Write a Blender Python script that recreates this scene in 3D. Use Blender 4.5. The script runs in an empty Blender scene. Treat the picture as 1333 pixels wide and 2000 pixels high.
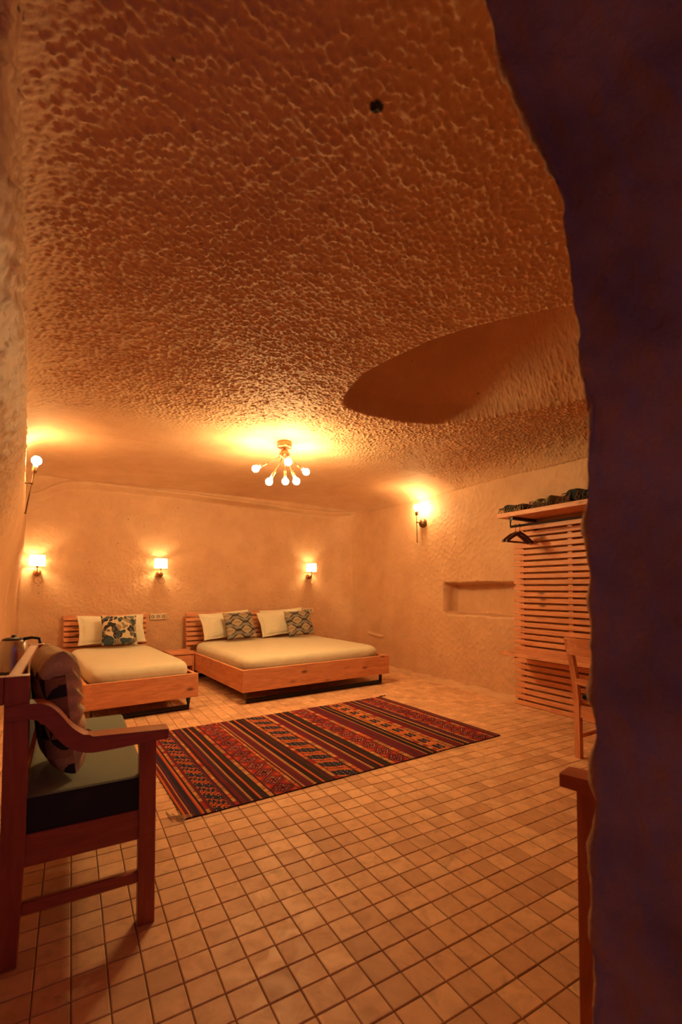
import bpy, bmesh, math, random
import numpy as np
from mathutils import Vector, Matrix
S = bpy.context.scene
COL = S.collection
random.seed(7); RNG = np.random.default_rng(7)
R = math.radians

# ------------------------------------------------------------------ camera, world, exposure
CAM_H, YAW, PITCH, FPX, CY = 1.25, .527, .03, 905., 1121.
cam_d = bpy.data.cameras.new('camera'); cam = bpy.data.objects.new('camera', cam_d); COL.objects.link(cam)
cam.location = (0, 0, CAM_H); cam.rotation_euler = (math.pi/2 + PITCH, 0, -YAW)
cam_d.sensor_fit = 'VERTICAL'; cam_d.sensor_height = 36; cam_d.lens = FPX/2000*36
cam_d.shift_y = (CY-1000)/2000; cam_d.clip_start = .02
cam_d.dof.use_dof = True; cam_d.dof.focus_distance = 4.2; cam_d.dof.aperture_fstop = 3.2
S.camera = cam
S.cycles.use_light_tree = False      # a dozen similar bulbs: plain light sampling is faster and clean
W = bpy.data.worlds.new('world'); S.world = W; W.use_nodes = True
W.node_tree.nodes['Background'].inputs[0].default_value = (.30, .19, .50, 1)
W.node_tree.nodes['Background'].inputs[1].default_value = .06  # dim violet fill from behind the camera, added to lift blue in the shadows
vs = S.view_settings; vs.view_transform = 'Standard'; vs.look = 'None'; vs.gamma = 1; vs.exposure = 2.2
vs.use_curve_mapping = False
LIGHT = (1.0, .69, .28)          # warm filament bulbs
P_CHANDELIER, P_SHADE, P_BARE = 86., 80., 60.

# ------------------------------------------------------------------ helpers
def link(o, parent=None):
    COL.objects.link(o)
    if parent: o.parent = parent
    return o
def tag(o, label=None, cat=None, group=None, kind=None):
    if label: o['label'] = label
    if cat: o['category'] = cat
    if group: o['group'] = group
    if kind: o['kind'] = kind
    return o
def thing(name, label, cat, loc=(0,0,0), rotz=0, group=None, rot=None):
    o = bpy.data.objects.new(name, None); COL.objects.link(o); o.empty_display_size = .1
    o.location = loc; o.rotation_euler = rot or (0, 0, rotz)
    return tag(o, label, cat, group)
def mesh(name, V, F, mat, parent=None, smooth=False, colors=None):
    me = bpy.data.meshes.new(name)
    me.from_pydata([tuple(map(float, v)) for v in V], [], F); me.update()
    if smooth: me.polygons.foreach_set('use_smooth', [True]*len(me.polygons))
    if mat: me.materials.append(mat)
    return link(bpy.data.objects.new(name, me), parent)
def grid_mesh(name, P, mat, parent=None, smooth=True, flip=False, colors=None, closed_u=False, extra=None):
    """P: (nu,nv,3). colors: (nu-1,nv-1,3) face colours -> attribute 'weave'"""
    nu, nv = P.shape[:2]
    idx = np.arange(nu*nv).reshape(nu, nv)
    if closed_u: idx = np.vstack([idx, idx[:1]])
    a, b, c, d = idx[:-1,:-1], idx[1:,:-1], idx[1:,1:], idx[:-1,1:]
    Q = np.stack([a,b,c,d] if not flip else [a,d,c,b], -1).reshape(-1,4)
    return quad_mesh(name, P.reshape(-1,3), Q, mat, parent, smooth, None if colors is None else colors.reshape(-1,3))
def quad_mesh(name, V, Q, mat, parent=None, smooth=True, colors=None):
    me = bpy.data.meshes.new(name); n = len(Q)
    me.vertices.add(len(V)); me.vertices.foreach_set('co', np.ascontiguousarray(V, np.float32).ravel())
    me.loops.add(n*4); me.polygons.add(n)
    me.loops.foreach_set('vertex_index', np.ascontiguousarray(Q, np.int32).ravel())
    me.polygons.foreach_set('loop_start', np.arange(0, n*4, 4, dtype=np.int32))
    me.polygons.foreach_set('use_smooth', np.full(n, smooth))
    me.update(calc_edges=True); me.validate()
    if colors is not None:
        at = me.attributes.new('weave', 'FLOAT_COLOR', 'CORNER')
        c4 = np.repeat(np.c_[colors, np.ones(n)], 4, 0).astype(np.float32)
        at.data.foreach_set('color', c4.ravel())
    me.materials.append(mat)
    return link(bpy.data.objects.new(name, me), parent)
def from_bm(name, bm, mat, parent=None, smooth=False):
    bmesh.ops.recalc_face_normals(bm, faces=bm.faces)
    me = bpy.data.meshes.new(name); bm.to_mesh(me); bm.free()
    if smooth: me.polygons.foreach_set('use_smooth', [True]*len(me.polygons))
    me.materials.append(mat)
    return link(bpy.data.objects.new(name, me), parent)
def box(name, x0, x1, y0, y1, z0, z1, mat, parent=None, bev=.004, seg=2, M=None):
    bm = bmesh.new(); bmesh.ops.create_cube(bm, size=1)
    for v in bm.verts:
        v.co = Vector(((x0+x1)/2+v.co.x*(x1-x0), (y0+y1)/2+v.co.y*(y1-y0), (z0+z1)/2+v.co.z*(z1-z0)))
    if bev: bmesh.ops.bevel(bm, geom=bm.edges[:], offset=bev, segments=seg, profile=.6, affect='EDGES')
    if M: bmesh.ops.transform(bm, matrix=M, verts=bm.verts)
    return from_bm(name, bm, mat, parent)
def lathe_pts(prof, n=24):
    V = []; F = []
    for r, z in prof:
        for k in range(n):
            a = 2*math.pi*k/n; V.append((r*math.cos(a), r*math.sin(a), z))
    for i in range(len(prof)-1):
        for k in range(n):
            F.append((i*n+k, i*n+(k+1)%n, (i+1)*n+(k+1)%n, (i+1)*n+k))
    return V, F
def frame_to(d):
    d = Vector(d).normalized()
    return d.to_track_quat('Z', 'Y').to_matrix().to_4x4()
def lathe(name, prof, mat, parent=None, loc=(0,0,0), axis=(0,0,1), n=24, smooth=True):
    V, F = lathe_pts(prof, n)
    M = Matrix.Translation(loc) @ frame_to(axis)
    return mesh(name, [M @ Vector(v) for v in V], F, mat, parent, smooth)
def ball_prof(r, z0=0, n=12, a0=0, a1=math.pi):
    return [(max(r*math.sin(a0+(a1-a0)*i/n), 1e-5), z0-r*math.cos(a0+(a1-a0)*i/n)) for i in range(n+1)]
def tube_pts(path, rad, n=10, closed=False, caps=True):
    path = [Vector(p) for p in path]; m = len(path)
    rads = rad if isinstance(rad, (list, tuple)) else [rad]*m
    V = []; F = []; up = None
    for i, p in enumerate(path):
        if closed: t = path[(i+1) % m]-path[i-1]
        else: t = path[min(i+1, m-1)]-path[max(i-1, 0)]
        t.normalize()
        if up is None: up = t.orthogonal().normalized()
        up = (up-t*up.dot(t)).normalized(); s = t.cross(up)
        for k in range(n):
            a = 2*math.pi*k/n
            V.append(p+(up*math.cos(a)+s*math.sin(a))*rads[i])
    rng = range(m) if closed else range(m-1)
    for i in rng:
        j = (i+1) % m
        for k in range(n):
            F.append((i*n+k, i*n+(k+1) % n, j*n+(k+1) % n, j*n+k))
    if caps and not closed:
        F.append(tuple(range(n))[::-1]); F.append(tuple((m-1)*n+k for k in range(n)))
    return V, F
def tube(name, path, rad, mat, parent=None, n=10, closed=False, smooth=True):
    V, F = tube_pts(path, rad, n, closed); return mesh(name, V, F, mat, parent, smooth)
def square_bar(name, path, w, mat, parent=None):
    V, F = tube_pts(path, w*.7071, 4); return mesh(name, V, F, mat, parent, False)
def prism(name, poly, y0, y1, mat, parent=None, bev=.004, plane='xz'):
    """extrude a 2-D outline (x,z) along y"""
    bm = bmesh.new(); n = len(poly)
    a = [bm.verts.new((x, y0, z)) for x, z in poly]; b = [bm.verts.new((x, y1, z)) for x, z in poly]
    bm.faces.new(a); bm.faces.new(b[::-1])
    for i in range(n): bm.faces.new((a[i], b[i], b[(i+1) % n], a[(i+1) % n]))
    if bev: bmesh.ops.bevel(bm, geom=[e for e in bm.edges if abs(e.verts[0].co.y-e.verts[1].co.y) < 1e-6], offset=bev, segments=2, profile=.6, affect='EDGES')
    return from_bm(name, bm, mat, parent)
def smooth_poly(pts, n=6):
    """Catmull-Rom through 2-D points"""
    out = []; p = [np.array(q, float) for q in pts]
    for i in range(len(p)-1):
        a, b, c, d = p[max(i-1, 0)], p[i], p[i+1], p[min(i+2, len(p)-1)]
        for k in range(n):
            t = k/n
            out.append(.5*((2*b)+(c-a)*t+(2*a-5*b+4*c-d)*t*t+(-a+3*b-3*c+d)*t**3))
    out.append(p[-1]); return [tuple(q) for q in out]
# --- numpy noise
def _h(i, j, s):
    v = np.sin(i*127.1+j*311.7+s*74.7)*43758.5453
    return v-np.floor(v)
def vnoise(x, y, s=0):
    i, j = np.floor(x), np.floor(y); u, v = x-i, y-j
    u = u*u*(3-2*u); v = v*v*(3-2*v)
    return (_h(i,j,s)*(1-u)+_h(i+1,j,s)*u)*(1-v)+(_h(i,j+1,s)*(1-u)+_h(i+1,j+1,s)*u)*v
def fbm(x, y, s=0, o=4):
    t = 0; a = .5
    for k in range(o):
        t = t+a*(vnoise(x, y, s+k)-.5); x, y, a = x*2.03+7.1, y*2.03+3.3, a*.5
    return t
def worley(x, y, s=0, jit=.8):
    i, j = np.floor(x), np.floor(y)
    f1 = np.full(x.shape, 9.); f2 = f1.copy(); cid = np.zeros(x.shape)
    for a in (-1, 0, 1):
        for b in (-1, 0, 1):
            px = i+a+.5+jit*(_h(i+a, j+b, s)-.5); py = j+b+.5+jit*(_h(i+a, j+b, s+5)-.5)
            d = np.hypot(px-x, py-y)
            nf = d < f1
            f2 = np.where(nf, f1, np.minimum(f2, d)); cid = np.where(nf, _h(i+a, j+b, s+9), cid); f1 = np.where(nf, d, f1)
    return f1, f2, cid
def sstep(a, b, x):
    t = np.clip((x-a)/(b-a), 0, 1); return t*t*(3-2*t)

# ------------------------------------------------------------------ materials
def nodes(name):
    m = bpy.data.materials.new(name); m.use_nodes = True
    nt = m.node_tree; b = nt.nodes['Principled BSDF']
    return m, nt, b
def N(nt, t, **kw):
    n = nt.nodes.new(t)
    for k, v in kw.items():
        if k in n.inputs.keys(): n.inputs[k].default_value = v
        else: setattr(n, k, v)
    return n
def ramp(nt, src, stops, interp='LINEAR'):
    r = nt.nodes.new('ShaderNodeValToRGB'); e = r.color_ramp.elements; r.color_ramp.interpolation = interp
    while len(e) < len(stops): e.new(.5)
    for k, (p, c) in enumerate(stops): e[k].position = p; e[k].color = (*c, 1)
    nt.links.new(src, r.inputs[0]); return r.outputs[0]
def mixc(nt, fac, a, b, mode='MIX'):
    m = nt.nodes.new('ShaderNodeMix'); m.data_type = 'RGBA'; m.blend_type = mode
    if isinstance(fac, float): m.inputs[0].default_value = fac
    else: nt.links.new(fac, m.inputs[0])
    for v, k in ((a, 6), (b, 7)):
        if isinstance(v, tuple): m.inputs[k].default_value = (*v, 1)
        else: nt.links.new(v, m.inputs[k])
    return m.outputs[2]
def bump(nt, b, h, strength=.5, dist=.01, prev=None):
    n = nt.nodes.new('ShaderNodeBump'); n.inputs['Strength'].default_value = strength; n.inputs['Distance'].default_value = dist
    nt.links.new(h, n.inputs['Height'])
    if prev: nt.links.new(prev, n.inputs['Normal'])
    nt.links.new(n.outputs[0], b.inputs['Normal']); return n.outputs[0]
def coords(nt, kind='Object', scale=(1,1,1)):
    t = nt.nodes.new('ShaderNodeTexCoord'); m = nt.nodes.new('ShaderNodeMapping'); m.inputs['Scale'].default_value = scale
    nt.links.new(t.outputs[kind], m.inputs[0]); return m.outputs[0]
def noise(nt, vec, scale, detail=4, rough=.55, dist=0):
    n = N(nt, 'ShaderNodeTexNoise'); n.inputs['Scale'].default_value = scale; n.inputs['Detail'].default_value = detail
    n.inputs['Roughness'].default_value = rough; n.inputs['Distortion'].default_value = dist
    nt.links.new(vec, n.inputs['Vector']); return n.outputs[0]
def mat_rock(name, a, b_, rough=.7, spec=.25, fine=.35, specks=True, spots=()):
    m, nt, b = nodes(name); v = coords(nt)
    c = ramp(nt, noise(nt, v, 3.2, 3, .65), [(.3, a), (.7, b_)])
    if specks:
        vo = N(nt, 'ShaderNodeTexVoronoi'); vo.inputs['Scale'].default_value = 9; nt.links.new(v, vo.inputs['Vector'])
        k = ramp(nt, vo.outputs['Distance'], [(0, (1,1,1)), (.05, (.8,.8,.8)), (.085, (0,0,0))])
        sep = N(nt, 'ShaderNodeSeparateColor'); nt.links.new(vo.outputs['Color'], sep.inputs[0])
        gate = ramp(nt, sep.outputs[0], [(0, (0,0,0)), (.78, (1,1,1))], 'CONSTANT')
        c = mixc(nt, mixc(nt, 1., k, gate, 'MULTIPLY'), c, (.10,.06,.045))
    for (sx, sy, sz, r) in spots:       # single dark round spots in the base colour
        d = N(nt, 'ShaderNodeVectorMath', operation='DISTANCE'); nt.links.new(v, d.inputs[0]); d.inputs[1].default_value = (sx, sy, sz)
        k = ramp(nt, d.outputs['Value'], [(0, (1,1,1)), (r*.85, (1,1,1)), (r, (0,0,0))])
        c = mixc(nt, k, c, (.03,.02,.02))
    nt.links.new(c, b.inputs['Base Color'])
    b.inputs['Roughness'].default_value = rough; b.inputs['Specular IOR Level'].default_value = spec
    bump(nt, b, noise(nt, v, 42, 2, .7), fine, .007)
    return m
def mat_wood(name, light, dark, axis=0, rough=.45, knots=True, scale=1.):
    m, nt, b = nodes(name)
    sc = [9*scale]*3; sc[axis] = 1.1*scale
    v = coords(nt, 'Object', tuple(sc))
    oi = N(nt, 'ShaderNodeObjectInfo'); add = N(nt, 'ShaderNodeVectorMath', operation='MULTIPLY_ADD')
    cmb = N(nt, 'ShaderNodeCombineXYZ'); nt.links.new(oi.outputs['Random'], cmb.inputs[0]); nt.links.new(oi.outputs['Random'], cmb.inputs[1])
    add.inputs[1].default_value = (37, 53, 11); nt.links.new(cmb.outputs[0], add.inputs[0]); nt.links.new(v, add.inputs[2]); v = add.outputs[0]
    g = noise(nt, v, 3.2, 5, .6, 1.2)
    c = ramp(nt, g, [(.28, dark), (.46, tuple((x+y)/2 for x, y in zip(light, dark))), (.62, light)])
    fineg = noise(nt, v, 22, 3, .5)
    c = mixc(nt, ramp(nt, fineg, [(.4, (0,0,0)), (.8, (.3,.3,.3))]), c, dark)
    if knots:
        sk = [4.2*scale]*3; sk[axis] = 1.9*scale
        kv = coords(nt, 'Object', tuple(sk)); a2 = N(nt, 'ShaderNodeVectorMath', operation='ADD'); nt.links.new(kv, a2.inputs[0]); nt.links.new(cmb.outputs[0], a2.inputs[1])
        vo = N(nt, 'ShaderNodeTexVoronoi'); vo.inputs['Scale'].default_value = 1.7; nt.links.new(a2.outputs[0], vo.inputs['Vector'])
        k = ramp(nt, vo.outputs['Distance'], [(0, (.95,.95,.95)), (.08, (.8,.8,.8)), (.16, (.15,.15,.15)), (.24, (0,0,0))])
        c = mixc(nt, k, c, tuple(x*.28 for x in dark))
    nt.links.new(c, b.inputs['Base Color']); b.inputs['Roughness'].default_value = rough
    b.inputs['Specular IOR Level'].default_value = .4
    bump(nt, b, g, .15, .002)
    return m
def mat_plain(name, col, rough=.5, metal=0., spec=.5, nscale=0, namt=.12, bstr=0., bdist=.003):
    m, nt, b = nodes(name); v = coords(nt)
    n = noise(nt, v, nscale or 12, 4)
    c = ramp(nt, n, [(.3, tuple(x*(1-namt) for x in col)), (.7, tuple(min(x*(1+namt), 1) for x in col))])
    nt.links.new(c, b.inputs['Base Color']); b.inputs['Roughness'].default_value = rough
    b.inputs['Metallic'].default_value = metal; b.inputs['Specular IOR Level'].default_value = spec
    if bstr: bump(nt, b, n, bstr, bdist)
    return m
def mat_cloth(name, col, scale=380, rough=.9, namt=.06, wrinkle=0.):
    m, nt, b = nodes(name); v = coords(nt)
    n = noise(nt, v, 7, 4)
    c = ramp(nt, n, [(.3, tuple(x*(1-namt) for x in col)), (.7, col)])
    nt.links.new(c, b.inputs['Base Color']); b.inputs['Roughness'].default_value = rough; b.inputs['Specular IOR Level'].default_value = .15
    b.inputs['Sheen Weight'].default_value = .15
    n1 = bump(nt, b, noise(nt, v, scale, 2), .25, .001)
    if wrinkle: bump(nt, b, noise(nt, v, 9, 3, .5, .8), wrinkle, .02, n1)
    return m
def mat_weave(name, rough=.9, wrinkle=.0):
    m, nt, b = nodes(name); v = coords(nt)
    a = N(nt, 'ShaderNodeAttribute'); a.attribute_name = 'weave'
    c = mixc(nt, ramp(nt, noise(nt, v, 120, 3), [(.3, (.25,.25,.25)), (.7, (0,0,0))]), a.outputs['Color'], (.03,.015,.015))
    nt.links.new(c, b.inputs['Base Color']); b.inputs['Roughness'].default_value = rough; b.inputs['Specular IOR Level'].default_value = .12
    bump(nt, b, noise(nt, v, 260, 2), .4, .0015)
    return m
def mat_emit(name, strength, col=LIGHT):
    m = bpy.data.materials.new(name); m.use_nodes = True; nt = m.node_tree; nt.nodes.clear()
    e = nt.nodes.new('ShaderNodeEmission'); e.inputs[0].default_value = (*col, 1); e.inputs[1].default_value = strength
    o = nt.nodes.new('ShaderNodeOutputMaterial'); nt.links.new(e.outputs[0], o.inputs[0]); return m

ROCK_A, ROCK_B = (.66,.395,.235), (.57,.325,.19)
M_CEIL = mat_rock('carved_tuff_ceiling', ROCK_A, ROCK_B, rough=.72, spec=.25, fine=.35, spots=[(.752,1.085,2.66,.022)])
M_WALL = mat_rock('plastered_tuff_wall', ROCK_A, ROCK_B, rough=.6, spec=.3, fine=.3)
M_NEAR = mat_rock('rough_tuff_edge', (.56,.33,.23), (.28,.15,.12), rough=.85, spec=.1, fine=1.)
M_PINE_X = mat_wood('pine_grain_x', (.76,.34,.18), (.54,.20,.10), 0)
M_PINE_Y = mat_wood('pine_grain_y', (.76,.34,.18), (.54,.20,.10), 1)
M_PINE_Z = mat_wood('pine_grain_z', (.76,.34,.18), (.54,.20,.10), 2)
M_BEECH_X = mat_wood('stained_beech_x', (.42,.105,.05), (.30,.065,.035), 0, .35, False)
M_BEECH_Y = mat_wood('stained_beech_y', (.42,.105,.05), (.30,.065,.035), 1, .35, False)
M_BEECH_Z = mat_wood('stained_beech_z', (.42,.105,.05), (.30,.065,.035), 2, .35, False)
M_STEEL = mat_plain('black_powder_coated_steel', (.018,.02,.026), .4, 0, .5)
M_SHEET = mat_cloth('cream_cotton_sheet', (.67,.60,.46), wrinkle=.35)
M_PILLOW = mat_cloth('white_cotton_pillowcase', (.73,.66,.52), wrinkle=.3)
M_WEAVE = mat_weave('printed_weave')
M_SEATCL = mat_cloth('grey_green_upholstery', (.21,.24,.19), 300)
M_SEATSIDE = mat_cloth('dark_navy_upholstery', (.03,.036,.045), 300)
M_COPPER = mat_plain('brushed_copper', (.40,.18,.09), .35, .85)
M_BRASS = mat_plain('aged_brass', (.20,.105,.05), .4, .7)
M_SOCKET = mat_plain('ivory_plastic', (.66,.52,.36), .4)
M_DARKHOLE = mat_plain('dark_socket_hole', (.05,.035,.03), .6)
M_CHROME = mat_plain('brushed_kettle_steel', (.62,.58,.55), .28, 1.)
M_BLACKPL = mat_plain('black_plastic', (.015,.017,.02), .35)
M_GROUT = mat_plain('brown_grout', (.20,.105,.06), .95, namt=.2, bstr=.3)
E_CH, E_SH, E_BR = mat_emit('chandelier_filament_glow', P_CHANDELIER), mat_emit('sconce_filament_glow', P_SHADE), mat_emit('bare_filament_glow', P_BARE)

def mat_tile():
    m, nt, b = nodes('travertine_tile')
    g = N(nt, 'ShaderNodeNewGeometry')
    s = N(nt, 'ShaderNodeVectorMath', operation='SUBTRACT'); nt.links.new(g.outputs['Position'], s.inputs[0]); s.inputs[1].default_value = (TX0, TY0, 0)
    d = N(nt, 'ShaderNodeVectorMath', operation='DIVIDE'); nt.links.new(s.outputs[0], d.inputs[0]); d.inputs[1].default_value = (TP, TP, 10.)
    f = N(nt, 'ShaderNodeVectorMath', operation='FLOOR'); nt.links.new(d.outputs[0], f.inputs[0])
    wn = N(nt, 'ShaderNodeTexWhiteNoise'); wn.noise_dimensions = '2D'; nt.links.new(f.outputs[0], wn.inputs['Vector'])
    c = ramp(nt, wn.outputs['Value'], [(0, (.57,.31,.175)), (.15, (.66,.37,.21)), (.6, (.77,.445,.255)), (1, (.84,.52,.31))])
    off = N(nt, 'ShaderNodeVectorMath', operation='MULTIPLY_ADD'); nt.links.new(wn.outputs['Color'], off.inputs[0]); off.inputs[1].default_value = (30,30,30); nt.links.new(g.outputs['Position'], off.inputs[2])
    n = noise(nt, off.outputs[0], 14, 5, .6, .6)
    c = mixc(nt, ramp(nt, n, [(.42, (0,0,0)), (.72, (.55,.55,.55))]), c, (.46,.25,.15))
    n2 = noise(nt, off.outputs[0], 6, 4, .6, 1.4)
    c = mixc(nt, ramp(nt, n2, [(.6, (0,0,0)), (.75, (.6,.6,.6))]), c, (.36,.21,.13))
    nt.links.new(c, b.inputs['Base Color'])
    nt.links.new(ramp(nt, n, [(.3, (.42,.42,.42)), (.7, (.62,.62,.62))]), b.inputs['Roughness'])
    b.inputs['Specular IOR Level'].default_value = .3
    bump(nt, b, noise(nt, g.outputs['Position'], 45, 4), .25, .003)
    return m
TP = .1033; TX0 = .327-12*TP; TY0 = 1.344-14*TP
M_TILE = mat_tile()

# ------------------------------------------------------------------ floor and tiles
BX0, BX1, BY0, BY1 = -.95, 4.5, -1.2, 7.35
floor = tag(box('floor', BX0, BX1, BY0, BY1, -.16, -.0045, M_GROUT, None, 0), kind='structure')
def tile_pts(z=0., g=.0018, ch=.0028, h=.009):
    a = TP/2-g; i = a-ch
    V = [(-a,-a,-h),(a,-a,-h),(a,a,-h),(-a,a,-h),(-a,-a,z-ch*.7),(a,-a,z-ch*.7),(a,a,z-ch*.7),(-a,a,z-ch*.7),(-i,-i,z),(i,-i,z),(i,i,z),(-i,i,z)]
    F = [(0,1,5,4),(1,2,6,5),(2,3,7,6),(3,0,4,7),(4,5,9,8),(5,6,10,9),(6,7,11,10),(7,4,8,11),(8,9,10,11)]
    return np.array(V), np.array(F)
TV, TF = tile_pts()
def cam_px(x, y, z=0):
    fx, fy = math.sin(YAW), math.cos(YAW); w0 = x*fx+y*fy; lat = x*fy-y*fx; dz = z-CAM_H
    w = w0*math.cos(PITCH)+dz*math.sin(PITCH); u = -w0*math.sin(PITCH)+dz*math.cos(PITCH)
    return 666.5+FPX*lat/w, CY-FPX*u/w, w
cells = []
for i in range(int((BX1-TX0)/TP)):
    for j in range(-6, int((BY1-TY0)/TP)):
        x, y = TX0+(i+.5)*TP, TY0+(j+.5)*TP
        if x < BX0+.05 or x > 4.36 or y > 7.15: continue
        vis = False; w = 99
        if x*math.sin(YAW)+y*math.cos(YAW) > .3:
            u, v, w = cam_px(x, y); vis = -20 < u < 1165 and v < 2030
            if u < 300 and v > 1330 and u < 260 and v < 1600 and y > 1.95 and y < 3. and x < .28: vis = False
            if .6 < x < 3.1 and 2.66 < y < 4.25: vis = False
        cells.append((not vis, w, x, y))
cells.sort()
tile_me = None; rest = []
for k, (nv_, w, x, y) in enumerate(cells):
    dz = random.uniform(-.0009, .0006); rx, ry = random.uniform(-.006, .006), random.uniform(-.006, .006); rz = random.uniform(-.008, .008)
    if k < 300:
        if tile_me is None:
            o = quad_mesh('tile', TV, TF, M_TILE, floor, False); tile_me = o.data
        else: o = link(bpy.data.objects.new('tile', tile_me), floor)
        o.location = (x, y, dz); o.rotation_euler = (rx, ry, rz)
    else:
        V = TV.copy(); V[:,2] += dz+rx*V[:,1]-ry*V[:,0]; c, s = math.cos(rz), math.sin(rz)
        V[:,:2] = np.c_[V[:,0]*c-V[:,1]*s, V[:,0]*s+V[:,1]*c]
        rest.append(V+[x, y, 0])
Vr = np.concatenate(rest); Qr = np.concatenate([TF+12*k for k in range(len(rest))])
tag(quad_mesh('tile_field', Vr, Qr, M_TILE, floor, False), kind='stuff')

# ------------------------------------------------------------------ cave shell
def back_y(x): return 6.96+.055*x
def left_x(y, z):
    top = -.05-.065*y-.5*sstep(1.08, .45, y)        # the opening widens behind the camera
    low = np.minimum(top, -.56)
    return top+(low-top)*(1-sstep(1.05, 2.1, z))
RX = 4.27
POLY = [(1.62,2.5),(1.7,2.1),(1.82,1.8),(2.13,1.385),(2.5,1.1),(3.0,1.02),(3.35,1.3),(3.36,1.9),(3.08,2.5),(2.80,2.93),(2.6,3.07),(2.3,3.13),(1.93,3.12),(1.74,2.97)]
POLY = [tuple(p) for p in smooth_poly(POLY+POLY[:1], 5)[:-1]]
def sdf(X, Y):
    d = np.full(X.shape, 9.); ins = np.zeros(X.shape, bool); P = POLY
    for k in range(len(P)):
        (ax, ay), (bx, by) = P[k], P[(k+1) % len(P)]
        ex, ey = bx-ax, by-ay
        t = np.clip(((X-ax)*ex+(Y-ay)*ey)/(ex*ex+ey*ey), 0, 1)
        d = np.minimum(d, np.hypot(X-ax-t*ex, Y-ay-t*ey))
        c = ((ay > Y) != (by > Y)) & (X < (bx-ax)*(Y-ay)/((by-ay) or 1e-9)+ax)
        ins ^= c
    return np.where(ins, d, -d)
def chisel(X, Y, sx, sy, ang, seed, warp=.35):
    a = ang+.9*fbm(X*.55, Y*.55, seed+3, 2)*2
    u = X*np.cos(ang)+Y*np.sin(ang); v = -X*np.sin(ang)+Y*np.cos(ang)
    u = u+warp*.25*fbm(X*1.3, Y*1.3, seed, 3); v = v+warp*.25*fbm(X*1.3+9, Y*1.3, seed+1, 3)
    f1, f2, cid = worley(u/sx, v/sy, seed)
    return .75*np.minimum(f1, .8)**1.5+.22*np.exp(-(f2-f1)/.10), cid
xs = np.r_[np.arange(-.8, -.3, .03), np.arange(-.3, 3.0, .0067), np.arange(3.0, 4.62, .0115)]; ys = np.r_[np.arange(-1.2, .8, .03), np.arange(.8, 4.4, .0067), np.arange(4.4, 7.35, .017)]
X, Y = np.meshgrid(xs, ys, indexing='ij')
dright = RX-X; dback = back_y(X)-Y
Z = 2.675+.035*fbm(X*.5, Y*.5, 11, 3)*2
Z = Z-.16*np.exp(-np.clip(dright, 0, 9)/.16)-.05*np.exp(-np.clip(dback, 0, 9)/.35)
dl = X-left_x(Y, 2.5); Z = Z-.10*np.exp(-np.clip(dl, 0, 9)/.10)
D = sdf(X, Y)
slope_w = .10+.75*sstep(2.3, 3.2, X-.25*(Y-2.0))         # gentle right-hand side, sharp rim elsewhere
def blur(A, k):
    w = np.hanning(2*k+3)[1:-1]; w /= w.sum()
    for ax in (0, 1):
        A = np.apply_along_axis(lambda q: np.convolve(np.pad(q, k, 'edge'), w, 'valid'), ax, A)
    return A
cx_, cy_ = np.arange(1.2, 3.8, .02), np.arange(.6, 3.5, .02)
GX, GY = np.meshgrid(cx_, cy_, indexing='ij'); GD = sdf(GX, GY)
GO = blur(.62*sstep(-.05, .62, GD), 9)
ix = np.clip((X-1.2)/.02, 0, len(cx_)-1.001); iy = np.clip((Y-.6)/.02, 0, len(cy_)-1.001)
i0, j0 = ix.astype(int), iy.astype(int); fu, fv = ix-i0, iy-j0
off = (GO[i0,j0]*(1-fu)+GO[i0+1,j0]*fu)*(1-fv)+(GO[i0,j0+1]*(1-fu)+GO[i0+1,j0+1]*fu)*fv
soft = sstep(2.5, 3.1, X-.3*(Y-2.0))
Z = Z+np.where(D > -.02, (.13*(1-.75*soft))*sstep(0, .05, D)+off*sstep(-.02, .10, D), 0)
c1, cid = chisel(X, Y, .032, .023, .35, 21)
c2, _ = chisel(X, Y, .022, .040, 1.1, 31)
far = sstep(4.75, 3.75, Y+.35*fbm(X*.9, Y*.9, 5, 3)*2-.12*(X-1.5))
far = np.maximum(far, .95*sstep(2.6, 3.5, X)*sstep(5.3, 4.3, Y))
inside = sstep(.0, .12, D)*(1-sstep(2.55, 2.8, X))
amp = (.0010+.0125*far)*(1-.85*inside)
Z = Z-amp*(c1*1.2+.6*c2)*(.45+1.0*fbm(X*1.6, Y*1.6, 77, 3)+.6*cid)+.006*fbm(X*9, Y*9, 41, 3)*(.4+far)
P = np.stack([X, Y, Z], -1)
ceiling = tag(grid_mesh('ceiling', P, M_CEIL, None, flip=True), kind='structure')

# right wall with its niche
ys = np.arange(-.4, 7.42, .0135); zs = np.arange(-.05, 2.95, .0135)
Y, Z = np.meshgrid(ys, zs, indexing='ij')
def rbox(y, z, y0, y1, z0, z1, r=.05):
    qy = np.abs(y-(y0+y1)/2)-(y1-y0)/2+r; qz = np.abs(z-(z0+z1)/2)-(z1-z0)/2+r
    return -(np.hypot(np.maximum(qy, 0), np.maximum(qz, 0))+np.minimum(np.maximum(qy, qz), 0)-r)
nd = rbox(Y+.02*fbm(Z*7, Y*3, 2), Z+.03*fbm(Y*6, Z*4, 3), 3.46, 4.64, .905, 1.325, .05)
X = RX+.24*sstep(0, .03, nd)*(1-.25*sstep(4.0, 3.5, Y))
dcorner = back_y(RX)-Y
X = X-.42*np.exp(-np.clip(dcorner, 0, 9)/.14)*.8         # rounded far corner
X = X+.05*fbm(Y*.8, Z*.8, 61, 3)
c1, cid = chisel(Y*1.0, Z, .03, .075, .5, 51)
rough = .3+.7*sstep(5.6, 4.6, Y)
X = X-(.0105*rough)*c1*(.5+cid)-.004*fbm(Y*8, Z*8, 71, 3)
X = X-.022*np.exp(-((Z-.49-.012*np.sin(Y*9))/.02)**2)*sstep(5.95, 6.1, Y)*sstep(6.5, 6.35, Y)   # low stone lip by the corner
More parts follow.
